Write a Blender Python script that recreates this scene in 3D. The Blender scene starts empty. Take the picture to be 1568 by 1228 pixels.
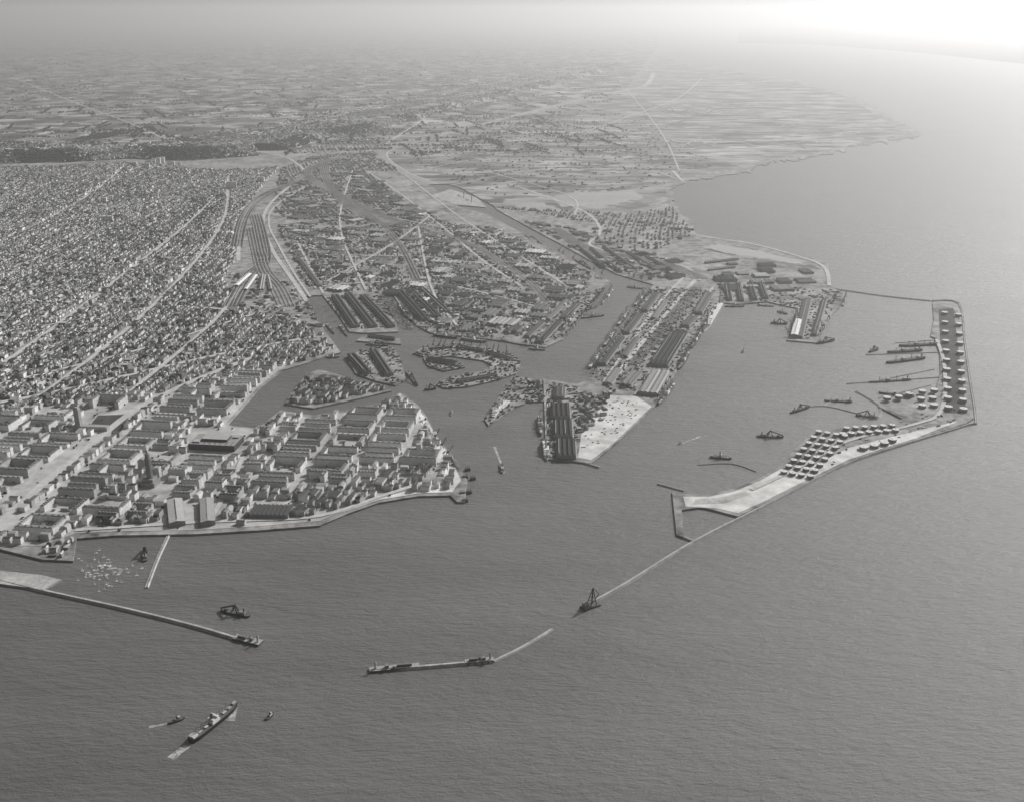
import bpy, math, random
import numpy as np
from mathutils import Vector
from mathutils.geometry import tessellate_polygon
random.seed(7); rng=np.random.default_rng(11)
scene=bpy.context.scene
H=1300.0; F=1600.0; TH=math.atan(594/1600.0); ST,CT=math.sin(TH),math.cos(TH)
LZ=5.0
# --- photogrammetric survey: turns a reading on the aerial photograph into ground metres at height z
def G(px,py,z=0.0):
    dx=(px-784)/F; dy=(614-py)/F
    dz=-ST+dy*CT; dyy=CT+dy*ST; t=(z-H)/dz
    return (dx*t,dyy*t)
def GP(pts,z=0.0): return [G(a,b,z) for a,b in pts]
# ------------------------------------------------------------------ materials
def newmat(name):
    m=bpy.data.materials.new(name); m.use_nodes=True
    nt=m.node_tree; b=nt.nodes['Principled BSDF']; b.inputs['Roughness'].default_value=.95
    b.inputs['Specular IOR Level'].default_value=.1
    return m,nt,b
def ramp(nt,stops):
    r=nt.nodes.new('ShaderNodeValToRGB'); e=r.color_ramp.elements
    e[0].position,e[1].position=stops[0][0],stops[-1][0]
    for s in stops[1:-1]: e.new(s[0])
    for el,s in zip(sorted(e,key=lambda q:q.position),stops):
        el.color=(s[1],s[1]*.99,s[1]*.97,1)
    return r
def pos(nt,scale=(1,1,1),rot=0):
    g=nt.nodes.new('ShaderNodeNewGeometry'); mp=nt.nodes.new('ShaderNodeMapping')
    mp.inputs['Scale'].default_value=scale; mp.inputs['Rotation'].default_value=(0,0,rot)
    nt.links.new(g.outputs['Position'],mp.inputs['Vector']); return mp.outputs[0]
def noise(nt,vec,scale,detail=6,rough=.6):
    n=nt.nodes.new('ShaderNodeTexNoise'); n.inputs['Scale'].default_value=scale
    n.inputs['Detail'].default_value=detail; n.inputs['Roughness'].default_value=rough
    nt.links.new(vec,n.inputs['Vector']); return n.outputs[0]
def mathn(nt,op,a,b=None):
    n=nt.nodes.new('ShaderNodeMath'); n.operation=op
    for i,v in enumerate((a,b)):
        if v is None: continue
        if isinstance(v,(int,float)): n.inputs[i].default_value=v
        else: nt.links.new(v,n.inputs[i])
    return n.outputs[0]
def ground_mat(name,lo,hi,sc=(.02,.004)):
    m,nt,b=newmat(name); p=pos(nt)
    a=noise(nt,p,sc[0],8,.7); c=noise(nt,p,sc[1],4,.6)
    s=mathn(nt,'ADD',mathn(nt,'MULTIPLY',a,.6),mathn(nt,'MULTIPLY',c,.4))
    r=ramp(nt,[(.36,lo),(.5,(lo+hi)/2),(.64,hi)]); nt.links.new(s,r.inputs[0]); nt.links.new(r.outputs[0],b.inputs['Base Color']); return m
M_land=ground_mat('harbour_ground',.05,.42)
M_city=ground_mat('city_ground',.06,.3)
M_down=ground_mat('street_paving',.2,.52)
M_sand=ground_mat('sand_fill',.34,.75)
M_park=ground_mat('park_grass',.03,.09)
M_quay=ground_mat('quay_stone',.2,.5,(.1,.02))
M_road=ground_mat('road_surface',.34,.55,(.05,.01))
M_asph=ground_mat('asphalt',.04,.08,(.05,.01))
M_ball=ground_mat('track_ballast',.16,.34,(.05,.01))
def field_mat(name,scale,stops,stretch=(1,1,1),rot=.3,streak=.35):
    m,nt,b=newmat(name); p=pos(nt,stretch,rot)
    v=nt.nodes.new('ShaderNodeTexVoronoi'); v.distance='CHEBYCHEV'; v.inputs['Scale'].default_value=scale; nt.links.new(p,v.inputs['Vector'])
    bw=nt.nodes.new('ShaderNodeRGBToBW'); nt.links.new(v.outputs['Color'],bw.inputs[0])
    n=noise(nt,p,scale*.25,7,.7)
    s=mathn(nt,'ADD',mathn(nt,'MULTIPLY',bw.outputs[0],1-streak),mathn(nt,'MULTIPLY',n,streak))
    r=ramp(nt,stops); nt.links.new(s,r.inputs[0]); nt.links.new(r.outputs[0],b.inputs['Base Color']); return m
M_field=field_mat('farmland',.0046,[(.15,.03),(.4,.08),(.52,.15),(.66,.28),(.85,.55)])
M_marsh=field_mat('marsh',.007,[(.3,.04),(.42,.1),(.5,.19),(.58,.32),(.7,.5)],(.6,1.5,1),.35,.75)
def shade_mat(name,rough=.92,facade=False):
    m,nt,b=newmat(name); b.inputs['Roughness'].default_value=rough
    a=nt.nodes.new('ShaderNodeAttribute'); a.attribute_name='shade'
    n=noise(nt,pos(nt),.12,5,.7); k=mathn(nt,'MULTIPLY',a.outputs['Fac'],mathn(nt,'ADD',mathn(nt,'MULTIPLY',n,.9),.55))
    if facade:
        tc=nt.nodes.new('ShaderNodeTexCoord'); sp=nt.nodes.new('ShaderNodeSeparateXYZ'); nt.links.new(tc.outputs['Object'],sp.inputs[0])
        u=mathn(nt,'ADD',sp.outputs[0],sp.outputs[1])
        w=mathn(nt,'GREATER_THAN',mathn(nt,'FRACT',mathn(nt,'DIVIDE',u,3.6)),.58)
        z=mathn(nt,'GREATER_THAN',mathn(nt,'FRACT',mathn(nt,'DIVIDE',sp.outputs[2],3.1)),.42)
        gm=nt.nodes.new('ShaderNodeNewGeometry'); s2=nt.nodes.new('ShaderNodeSeparateXYZ'); nt.links.new(gm.outputs['Normal'],s2.inputs[0])
        wall=mathn(nt,'LESS_THAN',mathn(nt,'ABSOLUTE',s2.outputs[2]),.4)
        win=mathn(nt,'MULTIPLY',mathn(nt,'MULTIPLY',w,z),wall)
        k=mathn(nt,'MULTIPLY',k,mathn(nt,'SUBTRACT',1.0,mathn(nt,'MULTIPLY',win,.85)))
    nt.links.new(k,b.inputs['Base Color']); return m
M_shade=shade_mat('masonry_and_roofing'); M_facade=shade_mat('concrete_facade',.9,True); M_tree=shade_mat('foliage',.95)
def water_mat(name='sea_water',c0=.095,c1=.135,r0=.42,r1=.55,wave=4.6,swell=3.5):
    m,nt,b=newmat(name)
    b.inputs['IOR'].default_value=1.33; b.inputs['Specular IOR Level'].default_value=.5
    p=pos(nt,(1,1,1),.0); p2=pos(nt,(.5,1.5,1),-.5)
    big=noise(nt,p2,.0022,5,.6); r=ramp(nt,[(.3,c0),(.7,c1)]); nt.links.new(big,r.inputs[0]); nt.links.new(r.outputs[0],b.inputs['Base Color'])  # base colour lifted to make up for weak sky reflection
    mr=nt.nodes.new('ShaderNodeMapRange'); mr.inputs[1].default_value=.3; mr.inputs[2].default_value=.7; mr.inputs[3].default_value=r0; mr.inputs[4].default_value=r1
    nt.links.new(big,mr.inputs[0]); nt.links.new(mr.outputs[0],b.inputs['Roughness'])
    h=mathn(nt,'ADD',mathn(nt,'ADD',mathn(nt,'MULTIPLY',noise(nt,p2,.06,5,.72),wave),mathn(nt,'MULTIPLY',noise(nt,p,.2,3,.6),.8)),mathn(nt,'MULTIPLY',noise(nt,p2,.02,2,.5),swell))
    bp=nt.nodes.new('ShaderNodeBump'); bp.inputs['Strength'].default_value=1; bp.inputs['Distance'].default_value=1.0
    nt.links.new(h,bp.inputs['Height']); nt.links.new(bp.outputs[0],b.inputs['Normal']); return m
M_water=water_mat(); M_canal=water_mat('painted_sheen_water',.2,.3,.2,.3,.5,.5)  # canal base colour paled in place of sky reflection and glitter
def foam_mat():
    m,nt,b=newmat('foam'); b.inputs['Base Color'].default_value=(.8,.8,.79,1)
    n=noise(nt,pos(nt),.07,8,.8); r=ramp(nt,[(.38,0),(.7,.8)]); nt.links.new(n,r.inputs[0]); nt.links.new(r.outputs[0],b.inputs['Alpha']); return m
M_foam=foam_mat()
# ------------------------------------------------------------------ mesh helpers
def mkobj(name,V,Fc,mat,shades=None,loc=(0,0,0),rot=0):
    me=bpy.data.meshes.new(name); me.from_pydata(V if isinstance(V,list) else V.tolist(),[],Fc if isinstance(Fc,list) else Fc.tolist())
    if shades is not None:
        at=me.attributes.new('shade','FLOAT','FACE'); at.data.foreach_set('value',np.asarray(shades,dtype=np.float32))
    me.materials.append(mat)
    me.update(); o=bpy.data.objects.new(name,me); scene.collection.objects.link(o); o.location=loc; o.rotation_euler=(0,0,rot)
    return o
def sheet(name,poly,z,mat,wall=None,skirt=8):
    P=[(x,y,z) for x,y in poly]; tris=[list(t) for t in tessellate_polygon([[Vector(p) for p in P]])]
    out=[]
    for t in tris:
        a,b,c=(P[i] for i in t)
        if (b[0]-a[0])*(c[1]-a[1])-(b[1]-a[1])*(c[0]-a[0])<0: t=t[::-1]
        out.append(t)
    V=list(P)
    if wall:
        n=len(P); V+= [(x,y,z-skirt) for x,y in poly]
        out+=[[i,(i+1)%n,n+(i+1)%n,n+i] for i in range(n)]
    return mkobj(name,V,out,mat)
def smoothline(pts,n=5):
    if len(pts)<3: return pts
    P=[pts[0]]+list(pts)+[pts[-1]]; out=[]
    for i in range(1,len(P)-2):
        for k in range(n):
            t=k/n; q=[]
            for d in (0,1):
                a,b,c,e=P[i-1][d],P[i][d],P[i+1][d],P[i+2][d]
                q.append(.5*(2*b+(c-a)*t+(2*a-5*b+4*c-e)*t*t+(3*b-a-3*c+e)*t**3))
            out.append(tuple(q))
    out.append(pts[-1]); return out
def profile(name,pts,prof,mat,z0=0):
    """sweep a cross-section [(offset,z),...] along a ground polyline"""
    P=np.array(pts,float); d=np.gradient(P,axis=0); d/=np.linalg.norm(d,axis=1)[:,None]; nrm=np.stack([-d[:,1],d[:,0]],1)
    V=[];Fc=[];m=len(prof)
    for i in range(len(P)):
        for o,z in prof: V.append((P[i,0]+nrm[i,0]*o,P[i,1]+nrm[i,1]*o,z0+z))
    for i in range(len(P)-1):
        for j in range(m-1): a=i*m+j; Fc.append([a+1,a,a+m,a+m+1])
    if m>3: Fc.append(list(range(m))); Fc.append([ (len(P)-1)*m+j for j in range(m)][::-1])
    return mkobj(name,V,Fc,mat)
class Mesh:
    def __init__(s): s.V=[];s.F=[];s.S=[];s.n=0
    def add(s,V,F,S):
        s.V+= [tuple(v) for v in V]; s.F+=[[i+s.n for i in f] for f in F]; s.S+=list(S); s.n+=len(V)
    def box(s,cx,cy,z,lx,ly,h,ang=0,wall=.3,roof=.2,rh=0.0,hip=0.0):
        c,si=math.cos(ang),math.sin(ang); L=[(-lx/2,-ly/2),(lx/2,-ly/2),(lx/2,ly/2),(-lx/2,ly/2)]
        W=[(cx+c*x-si*y,cy+si*x+c*y) for x,y in L]
        V=[(x,y,z) for x,y in W]+[(x,y,z+h) for x,y in W]
        Fc=[(0,1,5,4),(1,2,6,5),(2,3,7,6),(3,0,4,7)]; S=[wall]*4
        if rh>0:
            for x in (-lx/2+hip,lx/2-hip): V.append((cx+c*x,cy+si*x,z+h+rh))
            Fc+=[(4,5,9,8),(6,7,8,9),(5,6,9),(7,4,8)]; S+=[roof,roof,wall if hip==0 else roof,wall if hip==0 else roof]
        else: Fc.append((4,5,6,7)); S.append(roof)
        s.add(V,Fc,S)
    def cyl(s,cx,cy,z,r,h,n=16,wall=.3,roof=.3,cone=0,r2=None):
        r2=r if r2 is None else r2
        V=[(cx+r*math.cos(2*math.pi*i/n),cy+r*math.sin(2*math.pi*i/n),z) for i in range(n)]+[(cx+r2*math.cos(2*math.pi*i/n),cy+r2*math.sin(2*math.pi*i/n),z+h) for i in range(n)]+[(cx,cy,z+h+cone)]
        s.add(V,[(i,(i+1)%n,n+(i+1)%n,n+i) for i in range(n)]+[(n+i,n+(i+1)%n,2*n) for i in range(n)],[wall]*n+[roof]*n)
    def beam(s,a,b,w,sh=.1):
        a=np.array(a,float);b=np.array(b,float);d=b-a;d/=np.linalg.norm(d)
        u=np.cross(d,(0,0,1)); u=np.array((1,0,0)) if np.linalg.norm(u)<.05 else u/np.linalg.norm(u); v=np.cross(d,u)
        V=[p+su*u*w/2+sv*v*w/2 for p in (a,b) for su,sv in ((-1,-1),(1,-1),(1,1),(-1,1))]
        s.add(V,[(0,1,5,4),(1,2,6,5),(2,3,7,6),(3,0,4,7),(3,2,1,0),(4,5,6,7)],[sh]*6)
    def obj(s,name,mat=None,loc=(0,0,0),rot=0): return mkobj(name,s.V,s.F,mat or M_shade,s.S,loc,rot)
def houses(name,cx,cy,z,lx,ly,h,rh,ang,wall,roof,mat=None):
    N=len(cx); c,s=np.cos(ang),np.sin(ang); V=np.zeros((N,10,3))
    sx=[-1,1,1,-1,-1,1,1,-1,-1,1]; sy=[-1,-1,1,1,-1,-1,1,1,0,0]
    for i in range(10):
        x=sx[i]*lx/2;y=sy[i]*ly/2; V[:,i,0]=cx+c*x-s*y; V[:,i,1]=cy+s*x+c*y; V[:,i,2]=z+(h if i>=4 else 0)+(rh if i>=8 else 0)
    base=(np.arange(N)*10)[:,None,None]
    Q=(base+np.array([(0,1,5,4),(1,2,6,5),(2,3,7,6),(3,0,4,7),(4,5,9,8),(6,7,8,9)])[None]).reshape(-1,4)
    T=(base+np.array([(5,6,9),(7,4,8)])[None]).reshape(-1,3)
    S=np.stack([wall]*4+[roof,roof*1.0],1).reshape(-1); S2=np.repeat(wall,2)
    return mkobj(name,V.reshape(-1,3).tolist(),Q.tolist()+T.tolist(),mat or M_shade,np.concatenate([S,S2]))
def inside(x,y,poly):
    P=np.array(poly); r=np.zeros(len(x),bool); j=len(P)-1
    for i in range(len(P)):
        xi,yi=P[i];xj,yj=P[j]
        c=((yi>y)!=(yj>y))&(x<(xj-xi)*(y-yi)/(yj-yi+1e-9)+xi); r^=c; j=i
    return r
def segdist(x,y,pl):
    d=np.full(len(x),1e9)
    for a,b in zip(pl[:-1],pl[1:]):
        a=np.array(a);b=np.array(b);v=b-a;L=v@v+1e-9
        t=np.clip(((x-a[0])*v[0]+(y-a[1])*v[1])/L,0,1); d=np.minimum(d,np.hypot(x-a[0]-t*v[0],y-a[1]-t*v[1]))
    return d
# ------------------------------------------------------------------ water and land
wat=sheet('sea_water',[(-250000,-6000),(250000,-6000),(250000,300000),(-250000,300000)],0,M_water)
A=[(-500,850),(0,840),(65,856),(112,858),(117,824),(180,819),(300,817),(400,811),(490,804),(530,787),(580,769),(640,759),(690,758),(700,768),(712,768),(716,735),(700,706),(672,672),(652,636),(640,620),(617,603),(600,612),(548,625),(480,636),(430,628),(392,656),(348,650),(400,592),(432,567),(470,556),(500,545),(522,540),(500,510),(478,480),(460,454),(494,452),(518,482),(535,508),(556,510),(610,508),(606,494),(577,455),(601,450),(614,470),(638,498),(660,510),(720,516),(770,522),(796,527),(835,532),(862,520),(884,492),(905,465),(925,440),(935,432),(900,412),(850,385),(790,352),(745,328),(705,318),(680,300),(655,282),(690,283),(740,300),(762,322),(800,343),(860,375),(905,400),(945,420),(1000,436),(975,475),(940,522),(905,578),(885,588),(832,580),(836,702),(880,706),(905,709),(942,680),(1002,622),(1032,575),(1052,540),(1082,500),(1102,463),(1130,466),(1175,462),(1200,468),(1222,472),(1205,521),(1250,525),(1275,480),(1285,472),(1290,450),(1275,440),(1268,405),(1215,387),(1140,370),(1065,358),(1060,340),(1040,318),(1022,292),(1050,280),(1100,270),(1150,262),(1165,252),(1250,240),(1330,222),(1395,213),(1408,203),(1360,178),(1300,145),(1200,118),(1120,105),(1040,95),(1010,70),(1010,42),(-900,42)]
def rag(pts,i0,i1,amp):
    out=pts[:i0]
    for i in range(i0,i1):
        a,b=pts[i],pts[i+1]; out.append(a)
        n=max(1,int(math.hypot(b[0]-a[0],b[1]-a[1])/5))
        for k in range(1,n):
            t=k/n; q=amp*(1 if a[1]>150 else .35); out.append((a[0]+(b[0]-a[0])*t+random.uniform(-q,q)*2.4,a[1]+(b[1]-a[1])*t+random.uniform(-q,q)))
    return out+pts[i1:]
i0=A.index((1065,358)); i1=A.index((1120,105)); A=rag(A,i0,i1,3.2)
AW=GP(A,LZ)
sheet('land_mainland',AW,LZ,M_land,True)
sheet('far_shore',GP([(1130,66),(1240,68),(1400,80),(1568,98),(1800,122),(1800,42),(1130,42)],LZ),LZ,M_park,True)
isl={'B':[(470,572),(490,566),(540,580),(580,590),(600,598),(545,611),(480,625),(436,618),(445,603)],
'C':[(528,546),(560,535),(600,530),(612,548),(622,582),(606,590),(575,583),(545,572)],
'D':[(632,541),(650,530),(700,527),(745,533),(785,543),(797,556),(790,572),(760,582),(715,592),(680,594),(668,588),(690,578),(740,568),(755,560),(740,552),(690,545),(655,548)],
'Dm':[(648,548),(690,552),(712,562),(680,568),(655,560)],
'Ds':[(556,514),(612,519),(614,527),(545,522)],
'E':[(742,642),(748,651),(792,622),(803,618),(815,580),(785,577),(768,600)],
'F':[(809,584),(829,582),(833,614),(806,615)]}
for k,p in isl.items(): sheet('land_quay_island',GP(p,LZ),LZ,M_land,True)
OIL=[(1428,464),(1465,466),(1474,520),(1482,580),(1491,640),(1480,648),(1400,673),(1300,706),(1220,746),(1160,776),(1130,790),(1100,782),(1075,776),(1044,780),(1047,822),(1036,818),(1029,752),(1045,756),(1085,756),(1125,748),(1165,731),(1195,712),(1215,690),(1240,665),(1290,655),(1350,650),(1382,641),(1345,622),(1400,618),(1430,610),(1440,570),(1438,520),(1425,515),(1430,490)]
sheet('land_oil_terminal',GP(OIL,LZ),LZ,M_land,True)
sheet('land_quay_island',GP([(-200,852),(65,880),(94,887),(66,902),(-200,866)],LZ),LZ,M_quay,True)
def lay(name,pts,mat,dz=.4): return sheet(name,GP(pts,LZ+dz),LZ+dz,mat)
lay('fields',[(-800,240),(65,250),(200,244),(300,240),(420,236),(520,222),(590,222),(700,198),(860,158),(960,136),(1008,70),(1008,43),(-890,43)],M_field)
lay('marsh',[(600,224),(700,201),(860,162),(962,139),(1012,80),(1040,98),(1120,107),(1200,120),(1300,150),(1350,182),(1385,205),(1325,217),(1250,234),(1160,246),(1100,262),(1040,274),(1020,290),(1022,308),(960,325),(760,318),(700,285),(655,278),(592,245)],M_marsh)
CITY=[(-450,262),(65,256),(200,250),(330,262),(425,258),(398,290),(372,325),(362,370),(360,400),(340,430),(385,480),(440,490),(470,498),(492,530),(470,552),(430,560),(400,562),(300,594),(65,622),(-450,660)]
lay('city_ground',CITY,M_city)
DOWN=[(-450,664),(65,623),(300,592),(400,560),(455,552),(428,567),(396,592),(344,650),(392,659),(432,632),(480,640),(548,629),(617,608),(640,625),(652,641),(690,700),(705,735),(690,752),(640,753),(580,763),(530,780),(490,797),(400,805),(300,811),(180,813),(115,816),(65,835),(0,835),(-450,842)]
lay('street_paving',DOWN,M_down,.8)
lay('sand_fill',[(885,700),(905,704),(938,680),(998,622),(975,607),(935,605),(915,630),(890,665)],M_sand)
lay('sand_fill',[(1050,775),(1046,760),(1085,760),(1125,752),(1165,735),(1195,718),(1240,715),(1300,685),(1400,660),(1470,644),(1400,671),(1300,703),(1220,742),(1160,772),(1130,785),(1100,778)],M_sand)
lay('wet_sand',[(1060,772),(1065,764),(1100,762),(1140,752),(1150,756),(1110,770)],M_quay,.7)
lay('quay_apron',[(500,790),(550,772),(600,757),(655,745),(680,735),(664,700),(650,660),(635,628),(642,628),(652,641),(690,700),(706,735),(692,753),(640,755),(580,765),(530,782)],M_sand,1.2)
for p in ([(130,660),(150,636),(200,634),(185,660)],[(300,615),(318,600),(352,602),(335,618)],[(455,362),(470,352),(600,345),(640,330),(650,345),(560,362)]):
    lay('park_grass',p,M_park,1.3)
lay('mudflat',[(1080,382),(1140,378),(1230,400),(1255,412),(1200,405),(1120,392)],M_marsh,.7)
lay('tidal_pool',rag([(840,302),(880,293),(975,292),(985,304),(930,316),(860,318),(840,302)],0,6,2.2)[:-1],M_canal,.9)
lay('tidal_pool',rag([(770,308),(830,310),(870,325),(840,328),(790,318),(770,308)],0,5,1.5)[:-1],M_canal,.9)
lay('tidal_pool',rag([(1075,378),(1100,374),(1160,384),(1215,398),(1240,408),(1180,398),(1110,388),(1075,378)],0,7,1.2)[:-1],M_canal,1.1)
lay('wet_sand',[(660,300),(690,290),(730,303),(745,318),(700,314)],M_quay,.6)
for pl,w in (([(1000,112),(990,130),(960,138),(860,160),(760,185),(690,203),(620,222),(588,233),(590,246),(620,266),(662,283)],75),([(425,240),(350,236),(260,228),(215,215),(212,207)],40)):
    W=smoothline(GP(pl,LZ)); profile('canal_water',W,[(-w/2,0),(w/2,0)],M_canal,LZ+1.0); profile('canal_bank',W,[(w/2,0),(w/2+14,.1)],M_road,LZ+1.2)
for i in range(16):
    px,py=random.uniform(1040,1330),random.uniform(150,235); pts=[(px,py)]
    for k in range(7): px-=random.uniform(8,26); py+=random.uniform(-7,8); pts.append((px,py))
    W=smoothline(GP(pts,LZ),6); profile('tidal_creek',W,[(-9,0),(9,0)],M_canal if i%2 else M_asph,LZ+1.0+.02*i)
# ------------------------------------------------------------------ roads, railways
ROADS=[([(-60,860),(65,742),(130,690),(198,634),(260,600),(330,570),(395,545)],28,1),([(-60,600),(65,515),(180,428),(280,350),(330,302)],24,1),
([(365,400),(368,352),(384,315),(425,290),(462,272),(466,262),(450,248),(425,238),(330,222)],22,1),([(470,462),(445,425),(418,385),(403,345),(412,315),(445,285),(470,268)],22,1),
([(475,455),(448,415),(426,375),(412,345),(420,318),(470,285)],12,1),([(495,450),(470,400),(455,370)],12,1),([(560,262),(610,295),(680,350),(740,400),(800,440)],14,1),
([(620,268),(700,330),(800,395),(870,440)],12,1),([(780,282),(840,303),(885,320),(912,338),(918,360),(902,374),(930,385),(1000,398),(1050,410),(1072,430)],18,1),
([(1068,425),(1022,480),(980,530),(935,588)],22,1),([(1050,422),(1005,470),(960,535),(925,585)],14,1),([(1092,440),(1060,485),(1025,540)],14,1),
([(1066,362),(1150,374),(1225,394),(1262,410),(1270,438)],20,1),([(1434,520),(1446,560),(1442,628),(1400,650),(1300,675),(1225,715),(1150,750)],14,1),
([(300,236),(200,190),(120,160),(20,120)],22,1),([(590,222),(640,190),(700,160),(900,110)],22,1),([(1075,120),(1040,150),(960,180),(880,205),(740,222)],22,1),
([(640,262),(760,240),(900,230),(1010,236)],16,1),([(1030,262),(1045,278)],24,1),([(880,330),(870,300),(740,262)],14,1),
([(115,812),(300,800),(380,797),(490,790),(590,758),(660,735)],16,1),([(395,480),(330,500),(200,540),(-50,600)],18,1),([(460,520),(330,545),(65,605),(-60,625)],26,1),([(480,440),(600,432),(700,440),(820,470)],14,1),([(660,330),(600,375),(500,432)],12,1),
([(-100,420),(65,340),(150,290),(190,256)],20,1),([(65,605),(200,500),(300,400),(345,330),(350,270)],20,1),([(360,400),(250,395),(65,420),(-100,430)],18,1),([(385,480),(250,470),(65,500),(-100,520)],18,1),([(370,330),(250,320),(65,330),(-100,340)],18,1),([(200,600),(320,500),(370,440)],18,1),
([(690,285),(820,262),(980,262),(1040,276)],16,1),([(960,138),(1010,200),(1040,262)],14,1),([(420,310),(520,300),(620,298)],12,1),([(430,345),(560,330),(680,350)],12,1),([(470,400),(620,392),(780,410)],12,1),([(540,262),(520,340),(560,445)],12,1),([(320,800),(352,745),(372,700)],14,1),([(640,345),(660,440),(700,500)],12,1)]
RW=[]
for pl,w,k in ROADS:
    W=smoothline(GP(pl,LZ)); RW.append((W,w))
for i,(W,w) in enumerate(RW): profile('road',W,[(-w/2,0),(w/2,0)],M_road,LZ+1.5+.05*i)
for off,pl in enumerate(([(362,378),(375,330),(405,300),(455,278),(475,262),(500,250)],[(355,470),(368,445),(385,420),(405,400),(400,360),(392,330)],[(440,470),(425,440),(405,415),(395,380),(388,350)],[(1075,428),(1020,405),(960,392),(905,385),(850,350)],[(545,235),(470,262),(520,300),(620,345)],[(500,250),(500,275),(540,320),(600,345)],[(640,345),(720,375),(800,425),(840,462)],[(530,300),(600,360),(640,430)])):
    W=smoothline(GP(pl,LZ)); hw=4 if off<6 else 2; RW.append((W,hw*18))
    for k in range(-hw,hw+1): profile('railway_track',W,[(k*9-2.5,0),(k*9+2.5,0)],M_asph if k%2 else M_ball,LZ+4+.04*k+.5*off)
for k in range(9):
    W=GP([(1058+k*2.2,440),(960+k*2.4,560)],LZ); profile('railway_track',W,[(-1.6,0),(1.6,0)],M_asph,LZ+3.9-.01*k)
def clear(x,y,m=6):
    ok=np.ones(len(x),bool)
    for W,w in RW: ok&=segdist(x,y,W)>w/2+m
    return ok
# ------------------------------------------------------------------ landmark exclusion areas
EX=[]
def excl(p): EX.append(GP(p,LZ))
excl([(112,664),(128,632),(205,630),(188,664)]); excl([(205,760),(205,735),(262,735),(262,760)]); excl([(280,700),(290,655),(385,650),(378,700)])
excl([(245,815),(250,765),(336,765),(336,815)]); excl([(385,806),(385,765),(450,765),(450,806)])
def notex(x,y):
    ok=np.ones(len(x),bool)
    for p in EX: ok&=~inside(x,y,p)
    return ok
def gridpts(poly,ang,du,dv):
    P=np.array(poly); c,s=math.cos(ang),math.sin(ang)
    u=P[:,0]*c+P[:,1]*s; v=-P[:,0]*s+P[:,1]*c
    U,Vv=np.meshgrid(np.arange(u.min(),u.max(),du),np.arange(v.min(),v.max(),dv)); return U.ravel(),Vv.ravel(),c,s
HT=rng.random(4096)
def terraces(name,pxpoly,ang,block,street,dv,skip,hh,roofr,wallr,inner=True,depth=(9,14)):
    poly=GP(pxpoly,LZ); P=block+street
    U,Vv,c,s=gridpts(poly,ang,P,dv); iu=np.round((U-U.min())/P).astype(int)
    rows=[]
    for side in ((0,1,2) if inner else (0,1)):
        uu=U+(0 if side==0 else (block-12 if side==1 else block/2-6))
        rows.append((uu,Vv.copy(),np.full(len(uu),side),iu))
    u,v,sd,iu=(np.concatenate([r[k] for r in rows]) for k in range(4))
    x=u*c-v*s; y=u*s+v*c
    x=x+35*np.sin(y/700.)+12*np.sin(y/230+x/500); y=y+30*np.sin(x/600.)
    vv=v+40*np.sin(iu//3*1.7); cs=vv%112; rid=(iu*3+sd+(vv//112).astype(int)*131)%4096
    lf=.5+.5*np.sin(x/310+1.3*np.sin(y/270))*np.cos(y/420+x/900)
    k=inside(x,y,poly)&(cs>16)&(rng.random(len(x))>skip+(sd==2)*.3+.22*(lf<.3))&clear(x,y)&notex(x,y)
    x,y,rid,lf=x[k],y[k],rid[k],lf[k];n=len(x); x=x+rng.normal(0,.8,n)
    t=.55*HT[rid]+.45*rng.random(n)
    lx=dv*rng.uniform(.9,1.12,n); ly=rng.uniform(depth[0],depth[1],n); h=hh[0]+(hh[1]-hh[0])*(.6*HT[(rid+77)%4096]+.4*rng.random(n)); rh=rng.uniform(2,4.5,n)
    fl=rng.random(n)<.15; rh[fl]=.02
    big=rng.random(n)<.06; lx[big]*=2.4; ly[big]*=1.9; h[big]*=1.5
    a=ang+math.pi/2+rng.normal(0,.02,n); a[rng.random(n)<.1]+=math.pi/2
    roof=roofr[0]+(roofr[1]-roofr[0])*t**2.6*(.6+.8*lf); roof[rng.random(n)<.05]*=2
    houses(name,x,y,LZ,lx,ly,h,rh,a,wallr[0]+(wallr[1]-wallr[0])*rng.random(n)**1.5,np.clip(roof,0,.75)); return n
a0=-math.radians(3)
nt_=0
nt_+=terraces('terraced_houses',CITY,a0,46,17,12,.08,(7,14),(.035,.42),(.12,.8))
SFP=[(430,803),(430,764),(540,748),(600,730),(655,712),(674,732),(655,742),(600,752),(545,770),(495,790)]
nt_+=terraces('quarter_houses',SFP,math.radians(-14),40,10,16,.06,(11,17),(.04,.2),(.3,.7),True,(12,17))
nt_+=terraces('quarter_houses',[(445,617),(455,600),(480,575),(540,586),(590,597),(545,606),(480,620)],-.25,40,10,16,.1,(12,18),(.03,.2),(.2,.65),True,(11,15))
nt_+=terraces('suburb_houses',[(430,258),(480,240),(570,232),(610,262),(560,262),(620,310),(560,345),(480,345),(420,330),(420,300)],.3,60,20,22,.35,(5,9),(.05,.4),(.15,.6))
nt_+=terraces('suburb_houses',[(440,226),(560,205),(590,222),(560,232),(450,236)],.2,90,30,26,.3,(5,8),(.2,.6),(.3,.7))
nt_+=terraces('suburb_houses',[(630,232),(740,205),(840,175),(850,185),(740,215),(640,245)],.3,110,40,30,.5,(5,8),(.1,.5),(.2,.6))
nt_+=terraces('suburb_houses',[(380,176),(540,170),(540,176),(380,182)],.0,160,40,60,.4,(5,8),(.4,.7),(.3,.7))
nt_+=terraces('suburb_houses',[(760,318),(960,328),(1030,318),(1052,345),(1060,360),(1000,385),(920,378),(900,340)],-.2,60,16,20,.4,(5,9),(.05,.35),(.15,.5))
print('houses',nt_)
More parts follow.
